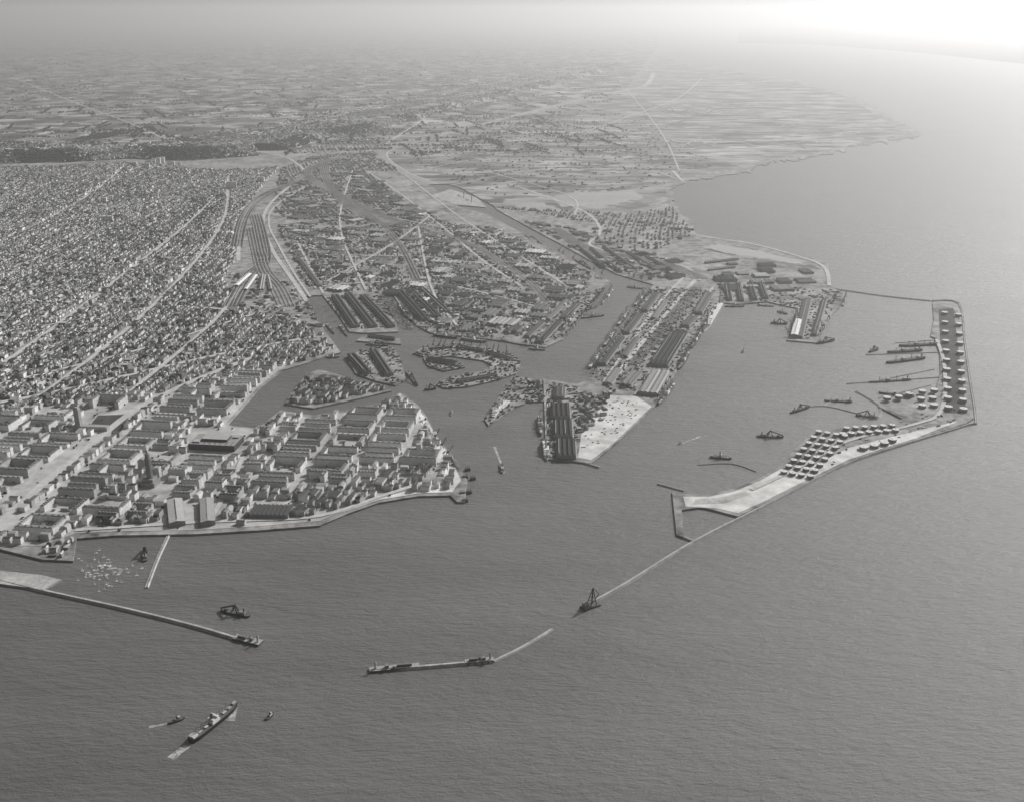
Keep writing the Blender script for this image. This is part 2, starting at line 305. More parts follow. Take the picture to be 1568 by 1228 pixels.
def works(name,pxpoly,ang,cell,dens,roofr=(.04,.5),hh=(4,11),wr=(.1,.5)):
    poly=GP(pxpoly,LZ); U,Vv,c,s=gridpts(poly,ang,cell,cell*.8)
    u=U+rng.uniform(-.15,.15,len(U))*cell; v=Vv+rng.uniform(-.15,.15,len(U))*cell
    x=u*c-v*s;y=u*s+v*c; k=inside(x,y,poly)&(rng.random(len(x))<dens)&clear(x,y,cell*.3)&notex(x,y); x,y=x[k],y[k]; n=len(x)
    lx=rng.uniform(.4,1.0,n)*cell; ly=rng.uniform(.2,.6,n)*cell; a=ang+math.pi/2*(rng.random(n)<.6)
    houses(name,x,y,LZ,lx,ly,rng.uniform(hh[0],hh[1],n),rng.uniform(.02,4,n),a,rng.uniform(wr[0],wr[1],n),roofr[0]+(roofr[1]-roofr[0])*rng.random(n)**2.4)
def factories(pxpoly,ang,n):
    """factories: groups of long parallel multi-bay sheds standing in open yards"""
    poly=GP(pxpoly,LZ);P=np.array(poly);lo,hi=P.min(0),P.max(0);rows=[];placed=[]
    tries=0
    while len(placed)<n and tries<n*25:
        tries+=1; x=random.uniform(lo[0],hi[0]);y=random.uniform(lo[1],hi[1]); nb_=random.randint(2,6); L=random.uniform(55,130); wd=random.uniform(15,24); R_=max(L,nb_*wd)/2
        if any(math.hypot(x-a,y-b)<R_+r+12 for a,b,r in placed): continue
        px_=np.array([x,x+R_*.8,x-R_*.8,x,x]);py_=np.array([y,y,y,y+R_*.8,y-R_*.8])
        if not inside(px_,py_,poly).all() or not clear(px_[:1],py_[:1],R_*.75)[0]: continue
        placed.append((x,y,R_)); rot=ang+(math.pi/2 if random.random()<.3 else 0); cc,ss=math.cos(rot),math.sin(rot); rf=random.choice([.05,.07,.1,.14,.2,.3,.45]); h=random.uniform(7,13)
        for j in range(nb_):
            o=(j-(nb_-1)/2)*(wd+.6); rows.append((x-ss*o,y+cc*o,L*random.uniform(.8,1),wd,h,4,rot,.25,rf*random.uniform(.7,1.3)))
    R=np.array(rows).T; houses('factory_sheds',R[0],R[1],LZ,R[2],R[3],R[4],R[5],R[6],R[7],R[8]); return placed
DK=[(425,345),(560,350),(620,315),(700,345),(760,350),(850,395),(905,420),(900,445),(850,480),(800,515),(700,508),(660,500),(620,455),(570,447),(500,447),(470,440)]
pl_=factories(DK,-math.radians(20)+math.pi/2,190); print('fact',len(pl_))
factories([(430,300),(500,262),(560,262),(700,345),(560,345),(425,345)],.9,50)
factories([(800,338),(880,350),(960,382),(1040,400),(1070,425),(1000,430),(950,415),(905,395)],math.radians(-55),40)
factories([(1075,425),(1110,400),(1180,405),(1260,418),(1265,440),(1200,450),(1100,452)],.1,14)
works('dockside_works',DK,-math.radians(20),36,.45)
works('dockside_yards',DK,-math.radians(20),24,.4)
works('dockside_works',[(800,338),(880,350),(960,382),(1040,400),(1070,425),(1000,430),(950,415),(905,395)],math.radians(24),40,.5)
works('dockside_works',[(345,420),(380,415),(440,430),(468,460),(490,500),(480,510),(390,480)],math.radians(-20),40,.5)
works('quay_buildings',[(488,508),(512,536),(498,541),(462,553),(440,560),(455,545),(492,530)],-.2,28,.9,(.05,.3),(8,16),(.2,.6))
works('quarter_works',[(300,806),(345,770),(385,765),(385,805)],-.1,30,.95,(.04,.25),(8,14))
works('quarter_works',[(70,812),(180,790),(250,780),(250,808)],-.1,30,.95,(.04,.3),(8,16))
works('quarter_works',[(885,600),(935,600),(925,640),(885,670)],.3,26,.8)
works('quarter_works',[(66,853),(110,855),(112,825),(66,830)],.05,24,.8,(.2,.7))
# ------------------------------------------------------------------ rebuilt centre: large apartment blocks round courtyards
th=math.radians(-6.7); dpoly=GP(DOWN,LZ)
SF=GP(SFP,LZ); EX2=[]
nb=0
def near_ex(x,y,hw,hv):
    return any(abs(x-a)<hw+c_+6 and abs(y-b)<hv+d_+6 for a,b,c_,d_ in EX2)
def blocks(CU,CV,hw,hv,ang,poly,avoid):
    global nb
    U,Vv,c,s=gridpts(poly,ang,CU,CV)
    for u,v in zip(U,Vv):
        x=u*c-v*s;y=u*s+v*c
        cor=np.array([(x+dx*c-dy*s,y+dx*s+dy*c) for dx in (-hw,0,hw) for dy in (-hv,0,hv)])
        if not inside(cor[:,0],cor[:,1],poly).all() or any(inside(cor[:,0],cor[:,1],q).any() for q in avoid): continue
        if not notex(cor[:,0],cor[:,1]).all() or not clear(np.array([x]),np.array([y]),hw*.55)[0]: continue
        if near_ex(x,y,hw,hv): continue
        m=Mesh(); w=random.uniform(.45,.8); base=random.choice([random.uniform(.08,.2),random.uniform(.15,.4)]); R=lambda:base*random.uniform(.75,1.3)
        D=random.uniform(13,16); T=random.choice('OUULHPPO') if hw>40 else random.choice('OUL')
        B=dict(S=(0,-hv+D/2,2*hw,D,0),N=(0,hv-D/2,2*hw,D,0),W=(-hw+D/2,0,2*hv-2*D-1,D,1),E=(hw-D/2,0,2*hv-2*D-1,D,1),M=(0,0,2*hw*.8,D,0),C=(0,0,2*hv-2*D-1,D,1))
        use={'O':'SNWE','U':random.choice(['SNW','SNE','WEN']),'L':random.choice(['NE','NW','SE']),'H':'SNC','P':'SMN'}[T]
        hb=random.choice([14,17,20,24])
        for kx in use:
            bx,by,l,d,o=B[kx]; h=hb+random.choice([-3,0,0,4]); rf=R(); lx,ly=(d,l) if o else (l,d)
            m.box(bx,by,0,lx,ly,h,0,w,rf); m.box(bx,by,h,lx-4,ly-4,1.6,0,w*.6,rf*.85)
            for q in (-.4,-.22,-.05,.14,.3,.43): m.box(bx+(0 if o else q*l),by+(q*l if o else 0),h+1.6,4,4,2.4,0,.3,.3)
        for _ in range(random.randint(2,6)):
            m.box(random.uniform(-hw+22,hw-22),random.uniform(-hv+22,hv-22),0,random.uniform(8,22),random.uniform(6,12),random.uniform(3,6),0,.3,random.uniform(.06,.35),random.choice([0,2]))
        if random.random()<.08: m.box(random.choice([-1,1])*(hw-9),-hv-12,0,16,16.5,38,0,.6,.3)
        m.obj('apartment_block',M_facade,(x,y,LZ+.8),ang); nb+=1
        EX2.append((x,y,hw,hv))
blocks(132,112,54,42,th,dpoly,[SF]); n1=nb
blocks(70,66,27,25,th,dpoly,[SF])
print('blocks',n1,nb)
c,s=math.cos(th),math.sin(th); U,Vv,_,_=gridpts(dpoly,th,30,26); x=U*c-Vv*s;y=U*s+Vv*c; B=np.array(EX2)
k=inside(x,y,dpoly)&~inside(x,y,SF)&notex(x,y)&clear(x,y,12); x,y=x[k],y[k]
rx=(x[:,None]-B[:,0])*c+(y[:,None]-B[:,1])*s; ry=-(x[:,None]-B[:,0])*s+(y[:,None]-B[:,1])*c
k=~((np.abs(rx)<B[:,2]+19)&(np.abs(ry)<B[:,3]+17)).any(1)
for q in range(8): k&=inside(x+12*math.cos(q*.785),y+12*math.sin(q*.785),dpoly)
x,y=x[k],y[k];n=len(x); houses('corner_buildings',x,y,LZ+.8,rng.uniform(20,30,n),rng.uniform(12,18,n),rng.uniform(9,20,n),rng.choice([.02,3.],n),th+1.57*(rng.random(n)<.5),rng.uniform(.3,.75,n),.08+.34*rng.random(n)**2)
# church with octagonal lantern tower
m=Mesh(); m.box(0,0,0,42,42,14,0,.3,.22); m.box(0,0,14,30,30,9,0,.32,.2); m.cyl(0,0,23,9.5,62,8,.24,.2); m.cyl(0,0,85,7,14,8,.28,.2); m.cyl(0,0,99,3,8,8,.3,.25,6)
m.box(-30,0,0,20,14,10,0,.3,.2,3); m.obj('church_tower',M_facade,(*G(231,742,LZ),LZ+.8),th)
m=Mesh(); m.box(0,0,0,17,17.5,72,0,.35,.3); m.box(0,0,72,11,11,5,0,.4,.3); m.box(55,0,0,92,20,15,0,.42,.3); m.box(-30,0,0,42,18,15,0,.42,.3)
for q in range(8): m.box(14+q*12,-11.5,0,1.4,1.4,15,0,.5,.5)
m.obj('town_hall',M_facade,(*G(122,657,LZ),LZ+.8),th)
m=Mesh(); m.box(0,0,0,150,86,20,0,.09,.26); m.box(0,5,20,84,40,8,0,.12,.34); m.box(-54,-22,20,22,20,4,0,.3,.35); m.box(58,25,20,18,16,4,0,.3,.35)
for q in range(8): m.box(-62+q*18,-25,20,3,22,1.5,0,.3,.12)
m.obj('theatre',M_facade,(*G(332,682,LZ),LZ+.8),th)
# ------------------------------------------------------------------ warehouses
def shed(p1,p2,width,h=9,roof=.12,bays=2,name='harbour_warehouse',wall=.25,rh=3.5,light=True):
    if roof<.28: roof*=.8
    a=np.array(G(*p1,LZ));b=np.array(G(*p2,LZ));L=np.linalg.norm(b-a);ang=math.atan2(b[1]-a[1],b[0]-a[0]);c_=(a+b)/2
    m=Mesh();bw=width/bays
    for i in range(bays):
        yy=-width/2+bw*(i+.5); r=roof*random.uniform(.75,1.3)
        m.box(0,yy,0,L-.1*i,bw-.02,h,0,wall,r,rh)
        if light: m.box(0,yy,h+rh-.6,L*.85,1.8,1.5,0,.2,.35 if random.random()<.3 else .08)
    n=max(2,int(L/18))
    for i in range(n):
        xx=-L/2+(i+.5)*L/n
        for sgn in (-1,1): m.box(xx,sgn*(width/2+.12),0,5,.3,5,0,.04,.04)
    m.box(0,width/2+2.2,4.2,L,4.2,.4,0,.3,.3)
    return m.obj(name,M_shade,(*c_,LZ+.9),ang)
S=[((272,806),(268,770),42,13,.34,1),((319,805),(317,769),38,13,.32,1),
((513,455),(545,502),38,10,.07,2),((533,452),(572,502),38,10,.06,2),((556,455),(600,502),34,10,.08,2),((611,448),(650,492),38,11,.05,2),((628,446),(668,486),34,11,.06,2),((646,444),(685,480),30,10,.12,2),
((538,546),(562,573),36,10,.07,2),((572,540),(596,576),34,10,.08,2),((564,516),(606,521),18,8,.15,1),
((656,535),(692,532),22,8,.2,1),((700,532),(742,539),24,8,.12,1),((748,541),(782,552),24,8,.07,1),((700,586),(760,576),20,8,.1,1),((655,551),(700,559),30,8,.12,2),
((884,468),(862,490),34,10,.08,2),((856,494),(826,526),38,10,.05,2),((868,462),(838,492),26,9,.16,1),((830,496),(806,518),26,9,.12,1),
((1006,452),(986,478),34,11,.09,2),((980,484),(958,512),34,11,.1,2),((950,520),(920,560),40,11,.08,2),((975,520),(955,548),26,9,.18,1),((1020,462),(1000,490),24,9,.18,1),
((1086,452),(1068,482),42,12,.14,2),((1062,488),(1048,502),40,12,.12,2),((1040,512),(1008,562),74,12,.035,4),((1012,572),(992,606),70,12,.3,4),((975,572),(958,592),40,9,.2,2),((945,568),(930,590),30,9,.25,1),
((857,622),(858,643),66,12,.035,4),((861,648),(862,672),62,12,.035,4),((866,677),(867,703),60,12,.045,4),((857,596),(856,612),40,10,.1,2),
((1113,437),(1117,461),26,9,.04,2),((1130,436),(1135,462),26,9,.04,2),((1148,436),(1155,460),30,9,.04,2),((1164,434),(1172,458),30,9,.05,2),
((1236,460),(1222,518),36,8,.14,1),((1222,494),(1216,518),30,14,.6,1),((1262,460),(1246,515),22,8,.06,1),
((905,382),(950,418),24,9,.06,1),((925,380),(972,414),24,9,.06,1),((884,378),(925,410),22,9,.08,1),((960,388),(1000,412),22,9,.08,1),((990,395),(1028,415),22,9,.1,1),((1080,404),(1130,398),20,7,.2,1),((1085,415),(1125,410),18,7,.25,1),
((700,478),(745,480),34,9,.07,3),((460,400),(490,440),26,9,.12,1),((362,440),(382,422),26,9,.6,1),((376,446),(392,424),20,9,.6,1),((400,446),(404,424),24,9,.3,2),((415,446),(410,424),16,9,.4,1)]
for q in S: shed(*q)
m=Mesh()
for i in range(9): m.add([(-54+i*12,-32,0),(-42+i*12,-32,0),(-42+i*12,-32,9),(-54+i*12,-32,14),(-54+i*12,32,0),(-42+i*12,32,0),(-42+i*12,32,9),(-54+i*12,32,14)],[(0,1,2,3),(5,4,7,6),(3,2,6,7),(4,0,3,7),(1,5,6,2)],[.2,.2,.06,.4,.25])
m.obj('sawtooth_workshop',M_shade,(*G(416,786,LZ),LZ+.9),-.05)
for p in [(204,255),(236,250),(243,252),(250,250),(262,254),(275,256),(228,254),(160,312),(170,310),(355,290),(400,280),(410,268),(165,340),(404,274),(225,258)]:
    m=Mesh(); l=random.uniform(30,80); hh=random.uniform(35,60); m.box(0,0,0,l,16,hh,0,.8,.6); m.box(0,0,hh,6,6,3,0,.4,.4); m.obj('tower_block',M_facade,(*G(*p,LZ),LZ+.4),random.uniform(-.3,.3))
# ------------------------------------------------------------------ oil tanks (shared mesh)
def tankmesh(r,h):
    m=Mesh(); m.cyl(0,0,0,r,h,28,.16,.6,r*.07); m.cyl(0,0,h-.6,r+.25,.5,28,.1,.4)  # sunlit top and shaded sides put into the tank's roof and wall tones
    for i in range(14):
        a=i*.09; m.box((r+.8)*math.cos(a),(r+.8)*math.sin(a),i*h/14,1.2,1.6,.5,a,.2,.2)
    m.cyl(0,0,h+r*.07-.3,1.2,1.2,8,.3,.3)
    o=m.obj('oil_storage_tank'); return o.data,o
TM={}
def tank(px,py,r,h):
    if (r,h) not in TM:
        d,o=tankmesh(r,h); TM[(r,h)]=d; o.location=(*G(px,py,LZ),LZ+.5); return
    o=bpy.data.objects.new('oil_storage_tank',TM[(r,h)]); scene.collection.objects.link(o); o.location=(*G(px,py,LZ),LZ+.5); o.rotation_euler=(0,0,random.uniform(0,6))
lay('tank_bund',[(1437,474),(1460,472),(1480,632),(1446,632)],M_park,.6)
for i in range(11):
    y=482+i*14.5; f=(y-482)/150
    tank(1446+f*6,y,13.5,12); tank(1467+f*8,y+3,13.5,12)
for r_ in range(8):
    for c_ in range(4):
        tank(1200+r_*7.6+c_*13.4,725-r_*8.8+c_*2.2,9.5,9)
for i in range(7): tank(1290+i*13.5,667-i*1.0,10.5,9)
for i in range(6): tank(1296+i*14,658-i*.8,9.5,9)
for p in [(1322,688),(1338,685),(1354,681),(1366,676)]: tank(*p,13,10)
for p in [(1412,602),(1430,600),(1410,613),(1428,612),(1412,624),(1430,623),(1392,606),(1376,610),(1358,612)]: tank(*p,13,10)
# ------------------------------------------------------------------ breakwaters and jetties
def wall(name,pl,w=14,h=6,mat=None):
    W=smoothline(GP(pl,0),4) if len(pl)>2 else GP(pl,0)
    profile(name,W,[(-w/2-4,-3),(-w/2,h),(-w/2+w*.2,h),(-w/2+w*.2,h-2),(w/2,h-2),(w/2+4,-3)],mat or M_quay)
wall('breakwater',[(-300,828),(-60,875),(66,905),(180,930),(290,957),(362,978)],8,6)
wall('breakwater',[(568,1026),(640,1022),(700,1017),(755,1012)],8,6); wall('breakwater',[(755,1012),(800,990),(845,963)],7,3)
wall('breakwater',[(893,930),(960,893),(1060,831),(1160,780),(1220,749),(1300,709),(1400,676),(1482,651),(1494,642),(1485,580),(1477,520),(1468,466),(1427,462)],7,6)
wall('breakwater',[(1425,462),(1350,454),(1275,443)],8,5); wall('jetty',[(224,900),(240,858),(258,819)],7,4); wall('jetty',[(1007,741),(1048,752)],6,4)
wall('jetty',[(880,705),(918,716)],7,5); wall('jetty',[(1330,642),(1345,640),(1345,622),(1310,600)],5,4)
wall('jetty',[(1045,822),(1062,829)],8,5)
for p in ([(1213,630),(1262,622),(1335,640)],[(1262,622),(1275,612)],[(1296,588),(1440,578)],[(1330,586),(1430,566)],[(1068,712),(1120,710),(1158,722)],[(1370,526),(1436,521)],[(1325,544),(1440,540)],[(1345,610),(1425,590)]):
    wall('jetty',p,4,3,M_quay)
def head(px,py,px2,py2,w=26):
    a=np.array(G(px,py));b=np.array(G(px2,py2));L=np.linalg.norm(b-a);ang=math.atan2(b[1]-a[1],b[0]-a[0])
    m=Mesh(); m.box(0,0,-3,L,w,8,0,.1,.3); m.box(-L*.2,0,5,L*.3,w*.4,6,0,.15,.15); m.box(L*.15,0,5,8,8,7,0,.2,.2); m.cyl(L*.38,0,5,2.5,14,10,.5,.3,3); m.box(L*.02,w*.3,5,5,4,4,0,.1,.1)
    for q in range(int(L/14)): m.box(-L/2+7+q*14,-w/2-.6,-3,3,1.6,7,0,.05,.05)
    m.obj('pier_head_lighthouse',M_shade,(*((a+b)/2),0),ang)
head(360,976,400,986,20); head(642,1020,566,1027,16); head(712,1015,756,1011,15)
m=Mesh()
for p in [(716,720),(724,734),(712,732),(718,755),(708,757),(712,768)]:
    x,y=G(*p); m.box(x,y,-2,16,10,9,.3,.1,.06)
    for q in range(3): m.beam((x-5+q*5,y,5),(x-5+q*5,y+2,14),1,.05)
m.obj('mooring_dolphins')
# ------------------------------------------------------------------ ships
def ship(name,stern,bow,beam,kind='cargo',hull=.05,sup=.7,fb=7):
    a=np.array(G(*stern));b=np.array(G(*bow));L=float(np.linalg.norm(b-a));ang=math.atan2(b[1]-a[1],b[0]-a[0])
    m=Mesh(); st=[(-.5,.45,1.12),(-.47,.72,1.1),(-.38,.95,1.03),(-.2,1,1),(.2,1,1),(.34,.86,1.06),(.43,.5,1.18),(.48,.2,1.3),(.5,.03,1.36)]
    V=[];Fc=[];Sh=[];n=len(st)
    for t,w,z in st:
        V+=[(t*L*(.98 if abs(t)==.5 else 1),-w*beam*.42,-2),(t*L,-w*beam/2,fb*z),(t*L,w*beam/2,fb*z),(t*L*(.98 if abs(t)==.5 else 1),w*beam*.42,-2)]
    for i in range(n-1):
        k=i*4; Fc+=[(k,k+4,k+5,k+1),(k+1,k+5,k+6,k+2),(k+2,k+6,k+7,k+3)]; Sh+=[hull,.1,hull]
    Fc.append((0,1,2,3)); Sh.append(hull); m.add(V,Fc,Sh)
    B=beam;mw=max(.9,L*.009)
    def mast(x,h,boom=True):
        m.beam((x,0,fb),(x,0,fb+h),mw,.25)
        if boom:
            for d in (-1,1):
                m.beam((x,0,fb+h*.25),(x+d*L*.1,B*.2,fb+h*.7),mw*.6,.3); m.beam((x,0,fb+h*.25),(x+d*L*.1,-B*.2,fb+h*.7),mw*.6,.3)
    if kind=='cargo':
        m.box(-.02*L,0,fb,L*.15,B*.85,5,0,sup,.45); m.box(-.02*L,0,fb+5,L*.11,B*.7,3,0,sup,.45); m.box(.02*L,0,fb+8,L*.04,B*.8,3,0,sup,.5); m.cyl(-.04*L,0,fb+8,B*.13,9,10,.12,.03)
        m.box(-.42*L,0,fb+.6,L*.1,B*.6,3.5,0,sup,.45); m.box(.43*L,0,fb+1.5,L*.08,B*.3,2.5,0,.3,.3)
        for x in (.32,.2,-.17,-.3): m.box(x*L,0,fb,L*.07,B*.42,1.6,0,.2,random.uniform(.15,.5))
        for x in (.26,.13,-.13,-.24,-.36): mast(x*L,L*.13)
    elif kind=='tanker':
        m.box(-.38*L,0,fb,L*.14,B*.8,6,0,sup,.35); m.cyl(-.41*L,0,fb+6,B*.14,8,10,.1,.03); m.box(.05*L,0,fb,L*.06,B*.75,8,0,sup,.4)
        m.box(0,0,fb+1.8,L*.75,1.4,.5,0,.3,.3); mast(.25*L,L*.1,False); mast(-.15*L,L*.1,False)
    elif kind=='liner':
        for i in range(4): m.box(-.02*L,0,fb+i*2.8,L*(.68-.08*i),B*(.92-.06*i),2.8,0,sup,.6)
        for x in (-.1,.08): m.cyl(x*L,0,fb+11.2,B*.17,11,12,.5,.06)
        mast(.33*L,L*.13,False); mast(-.33*L,L*.12,False)
        for i in range(8):
            for d in (-1,1): m.box((-.22+i*.06)*L,d*B*.42,fb+9,L*.035,2,2,0,.6,.6)
    elif kind=='tug':
        m.box(.05*L,0,fb,L*.35,B*.6,3,0,sup,.35); m.box(.14*L,0,fb+3,L*.12,B*.5,2.8,0,sup,.4); m.cyl(-.02*L,0,fb+3,B*.15,5,8,.1,.05); m.beam((.0,0,fb+3),(0,0,fb+14),.7,.3)
    elif kind=='dredger':
        m.box(-.25*L,0,fb,L*.2,B*.7,6,0,sup,.2); m.cyl(-.3*L,0,fb+6,B*.12,8,8,.1,.05)
        for d in (-1,1):
            m.beam((.1*L,d*B*.3,fb),(.0,d*B*.15,fb+20),1.7,.05); m.beam((-.1*L,d*B*.3,fb),(.0,d*B*.15,fb+20),1.7,.05)
        m.beam((0,0,fb+18),(.48*L,0,fb+3),3,.05); m.beam((0,0,fb+19),(-.15*L,0,fb+4),2.4,.05); m.box(.3*L,0,fb,L*.1,B*.4,4,0,.1,.1)
    return m.obj(name,M_shade,(*((a+b)/2),0),ang)
def wake(stern,tail,w0,w1):
    a=np.array(G(*stern));b=np.array(G(*tail));L=np.linalg.norm(b-a);d=(b-a)/L;n=np.array((-d[1],d[0]))
    V=[];Fc=[]
    for i in range(9):
        t=i/8; w=w0*(1-t)+w1*t
        for k in (-1,-.3,.3,1): V.append((a[0]+d[0]*L*t+n[0]*w*k*random.uniform(.8,1.1),a[1]+d[1]*L*t+n[1]*w*k*random.uniform(.8,1.1),.25))
    for i in range(8):
        for j in range(3): Fc.append((i*4+j,i*4+j+1,i*4+j+5,i*4+j+4))
    mkobj('wake_foam',V,Fc,M_foam)
ship('cargo_ship',(291,1138),(364,1079),22,'cargo',.04,.75,9); wake((293,1136),(262,1161),7,9); wake((364,1079),(352,1103),1,10); wake((364,1079),(335,1096),1,10)
ship('tugboat',(259,1107),(283,1099),10,'tug',.04,.4,3); wake((259,1107),(228,1113),3,4); ship('tugboat',(408,1102),(419,1092),8,'tug',.05,.5,3)
ship('dredger',(383,944),(338,934),14,'dredger',.04,.2,4); ship('ferry',(768,711),(770,725),15,'tug',.6,.75,4); wake((768,711),(757,684),3,5)
ship('tugboat',(690,637),(693,628),6,'tug',.3,.5,3); ship('tugboat',(1140,536),(1137,541),12,'tug',.6,.8,4); wake((1044,679),(1072,668),2,5); ship('motor_launch',(1044,679),(1038,681),5,'tug',.5,.6,2)
ship('coaster',(834,674),(838,706),20,'liner',.7,.8,6); ship('ocean_liner',(1106,462),(1077,510),32,'liner',.6,.85,10); ship('cargo_ship',(1072,512),(1056,536),20,'cargo',.06,.7,7)
ship('passenger_ferry',(783,612),(747,647),18,'liner',.25,.65,5)
ship('oil_tanker',(1436,528),(1376,531),22,'tanker',.06,.5,7); ship('oil_tanker',(1416,549),(1356,557),22,'tanker',.06,.5,7); ship('oil_tanker',(1412,537),(1358,541),20,'tanker',.06,.5,7)
ship('coaster',(1087,700),(1120,703),14,'cargo',.05,.3,4); ship('dredger',(1158,668),(1200,670),13,'dredger',.06,.3,4); ship('dredger',(1345,640),(1310,636),12,'dredger',.1,.4,4)
ship('coaster',(1210,633),(1240,624),12,'dredger',.06,.3,4); ship('tanker_barge',(1305,616),(1262,614),12,'tanker',.06,.3,4); ship('tanker_barge',(1395,582),(1330,586),14,'tanker',.06,.3,4); ship('tanker_barge',(1400,608),(1345,602),14,'tanker',.06,.3,5)
ship('dredger',(222,860),(223,840),14,'dredger',.05,.2,4); ship('coaster',(1250,527),(1278,522),16,'dredger',.06,.3,5); ship('coaster',(1180,495),(1206,497),18,'dredger',.06,.3,5); ship('coaster',(1215,503),(1222,480),12,'cargo',.06,.5,5)
for s_,b_ in [((880,482),(862,506)),((902,566),(922,536)),((925,532),(944,505)),((946,500),(964,476)),((972,470),(990,448)),((1032,590),(1008,622)),((1054,542),(1038,568)),((938,446),(922,468)),((664,514),(700,519)),((706,520),(745,525)),((826,640),(829,668)),((612,470),(632,494))]:
    ship('cargo_ship',s_,b_,random.uniform(17,21),'cargo',random.choice([.04,.06,.25]),random.uniform(.6,.85),7)
for s_,b_ in [((890,488),(925,484)),((690,528),(720,530)),((622,570),(640,592)),((650,597),(668,596)),((500,498),(512,512)),((470,466),(482,484)),((590,470),(600,486)),((1190,478),(1206,482)),((1290,470),(1296,452)),((1330,540),(1345,536)),((810,535),(835,537)),((656,660),(664,688)),((500,548),(520,548)),((560,528),(595,530)),((780,525),(760,520)),((898,476),(915,470)),((640,640),(650,655)),((880,398),(905,414)),((700,300),(730,315)),((520,500),(532,516)),((800,360),(830,376)),((905,422),(925,432)),((960,440),(985,443)),((1110,470),(1140,470)),((1160,468),(1185,470)),((685,700),(697,718))]:
    ship('coaster',s_,b_,random.uniform(10,15),random.choice(['cargo','cargo','tanker','dredger']),random.choice([.04,.06,.2]),random.uniform(.4,.75),4)
m=Mesh()
for i in range(75):
    x,y=G(random.gauss(158,24),random.gauss(872,14)); L=random.uniform(5,10); a=random.uniform(-.4,.4)+.6; c_,s_=math.cos(a),math.sin(a)
    P=[(-L/2,-L*.13),(L*.1,-L*.17),(L/2,0),(L*.1,L*.17),(-L/2,L*.13)]; n=5
    V=[(x+c_*p-s_*q,y+s_*p+c_*q,z) for z in (-.3,1.3) for p,q in P]
    m.add(V,[(k,(k+1)%n,n+(k+1)%n,n+k) for k in range(n)]+[(5,6,7,8,9)],[.7]*6); m.box(x,y,1.3,L*.35,L*.18,.8,a,.8,.7); m.beam((x,y,1),(x,y,11),.4,.6)
m.obj('moored_yachts')
# ------------------------------------------------------------------ cranes
m=Mesh()
for x in (-5,5):
    for y in (-4,4): m.beam((x,y,0),(x*.7,y*.7,12),1.1,.06)
m.box(0,0,12,9,7,1,0,.1,.1); m.box(-1,0,13,7,5,5,0,.1,.12,1.2)
for y in (-1.2,1.2): m.beam((2,y,14),(17,y*.3,36),1.0,.05)
m.beam((-2,0,18),(1,0,27),.8,.08); m.beam((1,0,27),(17,0,36),.5,.08); m.beam((17,0,36),(17,0,20),.35,.05)
cr=m.obj('quay_crane'); CM=cr.data; first=True
def cranes(p1,p2,n,rot=None):
    global first
    a=np.array(G(*p1,LZ));b=np.array(G(*p2,LZ)); base=math.atan2(b[1]-a[1],b[0]-a[0])
    for i in range(n):
        q=a+(b-a)*((i+random.uniform(.2,.8))/n)
        if first: o=cr; first=False
        else: o=bpy.data.objects.new('quay_crane',CM); scene.collection.objects.link(o)
        o.location=(q[0],q[1],LZ+.4); o.rotation_euler=(0,0,base+(rot or 1.57)+random.uniform(-.5,.5))
for a_ in [((998,445),(908,574),20,-1.57),((1098,468),(1034,570),14,1.57),((1028,580),(1004,618),4,1.57),((925,444),(866,516),12,1.57),((838,600),(840,695),6,1.57),((800,527),(830,529),4),((664,512),(760,520),8),((614,474),(636,497),4),((582,458),(604,492),4),((656,532),(780,544),12),((500,462),(532,505),5),((905,402),(990,433),8),((850,384),(925,424),7),((1205,518),(1222,476),4),((1250,522),(1272,484),3),((660,665),(690,704),3)]: cranes(*a_)
m=Mesh(); m.box(0,0,-1,44,22,5,0,.1,.12); m.box(-14,0,4,12,12,8,0,.2,.15,2)
for x,y in ((-4,-8),(-4,8),(12,-8),(12,8)): m.beam((x,y,4),(6,0,48),1.6,.05)
for z in (14,24,34): m.beam((-4+z*.14,-7+z*.1,z),(12-z*.1,7-z*.1,z),1,.06); m.beam((-4+z*.14,7-z*.1,z),(12-z*.1,-7+z*.1,z),1,.06)
m.beam((6,0,48),(24,0,26),1.2,.06); m.beam((4,0,6),(24,0,26),1.3,.06)
m.obj('floating_crane',M_shade,(*G(904,928),0),.55)
# ------------------------------------------------------------------ cargo, clutter
def clutter(name,pxpoly,n,smin,smax,hmax,ang,zs=LZ+.5):
    poly=GP(pxpoly,LZ);P=np.array(poly);lo,hi=P.min(0),P.max(0); x=rng.uniform(lo[0],hi[0],n);y=rng.uniform(lo[1],hi[1],n);k=inside(x,y,poly);x,y=x[k],y[k];n=len(x)
    houses(name,x,y,zs,rng.uniform(smin,smax,n),rng.uniform(smin*.5,smax*.5,n),rng.uniform(1.5,hmax,n),rng.uniform(.02,1,n),ang+1.57*(rng.random(n)<.3),rng.uniform(.05,.3,n),.03+.5*rng.random(n)**3)
clutter('cargo_stacks',[(1000,440),(1095,445),(1080,495),(1030,570),(1000,610),(935,600),(908,574)],2800,5,18,6,math.radians(70))
clutter('cargo_stacks',[(930,440),(890,450),(800,525),(835,529),(860,516)],1100,5,16,6,math.radians(50))
clutter('cargo_stacks',[(840,585),(885,592),(885,690),(880,702),(838,700)],500,4,12,4,0)
clutter('cargo_stacks',isl['D'],800,5,14,6,0); clutter('cargo_stacks',isl['C'],350,5,12,6,.4); clutter('cargo_stacks',isl['E'],250,5,12,6,.4); clutter('cargo_stacks',isl['Dm'],200,5,12,6,.4); clutter('cargo_stacks',isl['F'],150,5,12,6,.1)
clutter('cargo_stacks',[(500,455),(690,445),(760,518),(660,508),(606,500),(540,505)],1200,5,14,5,-.4)
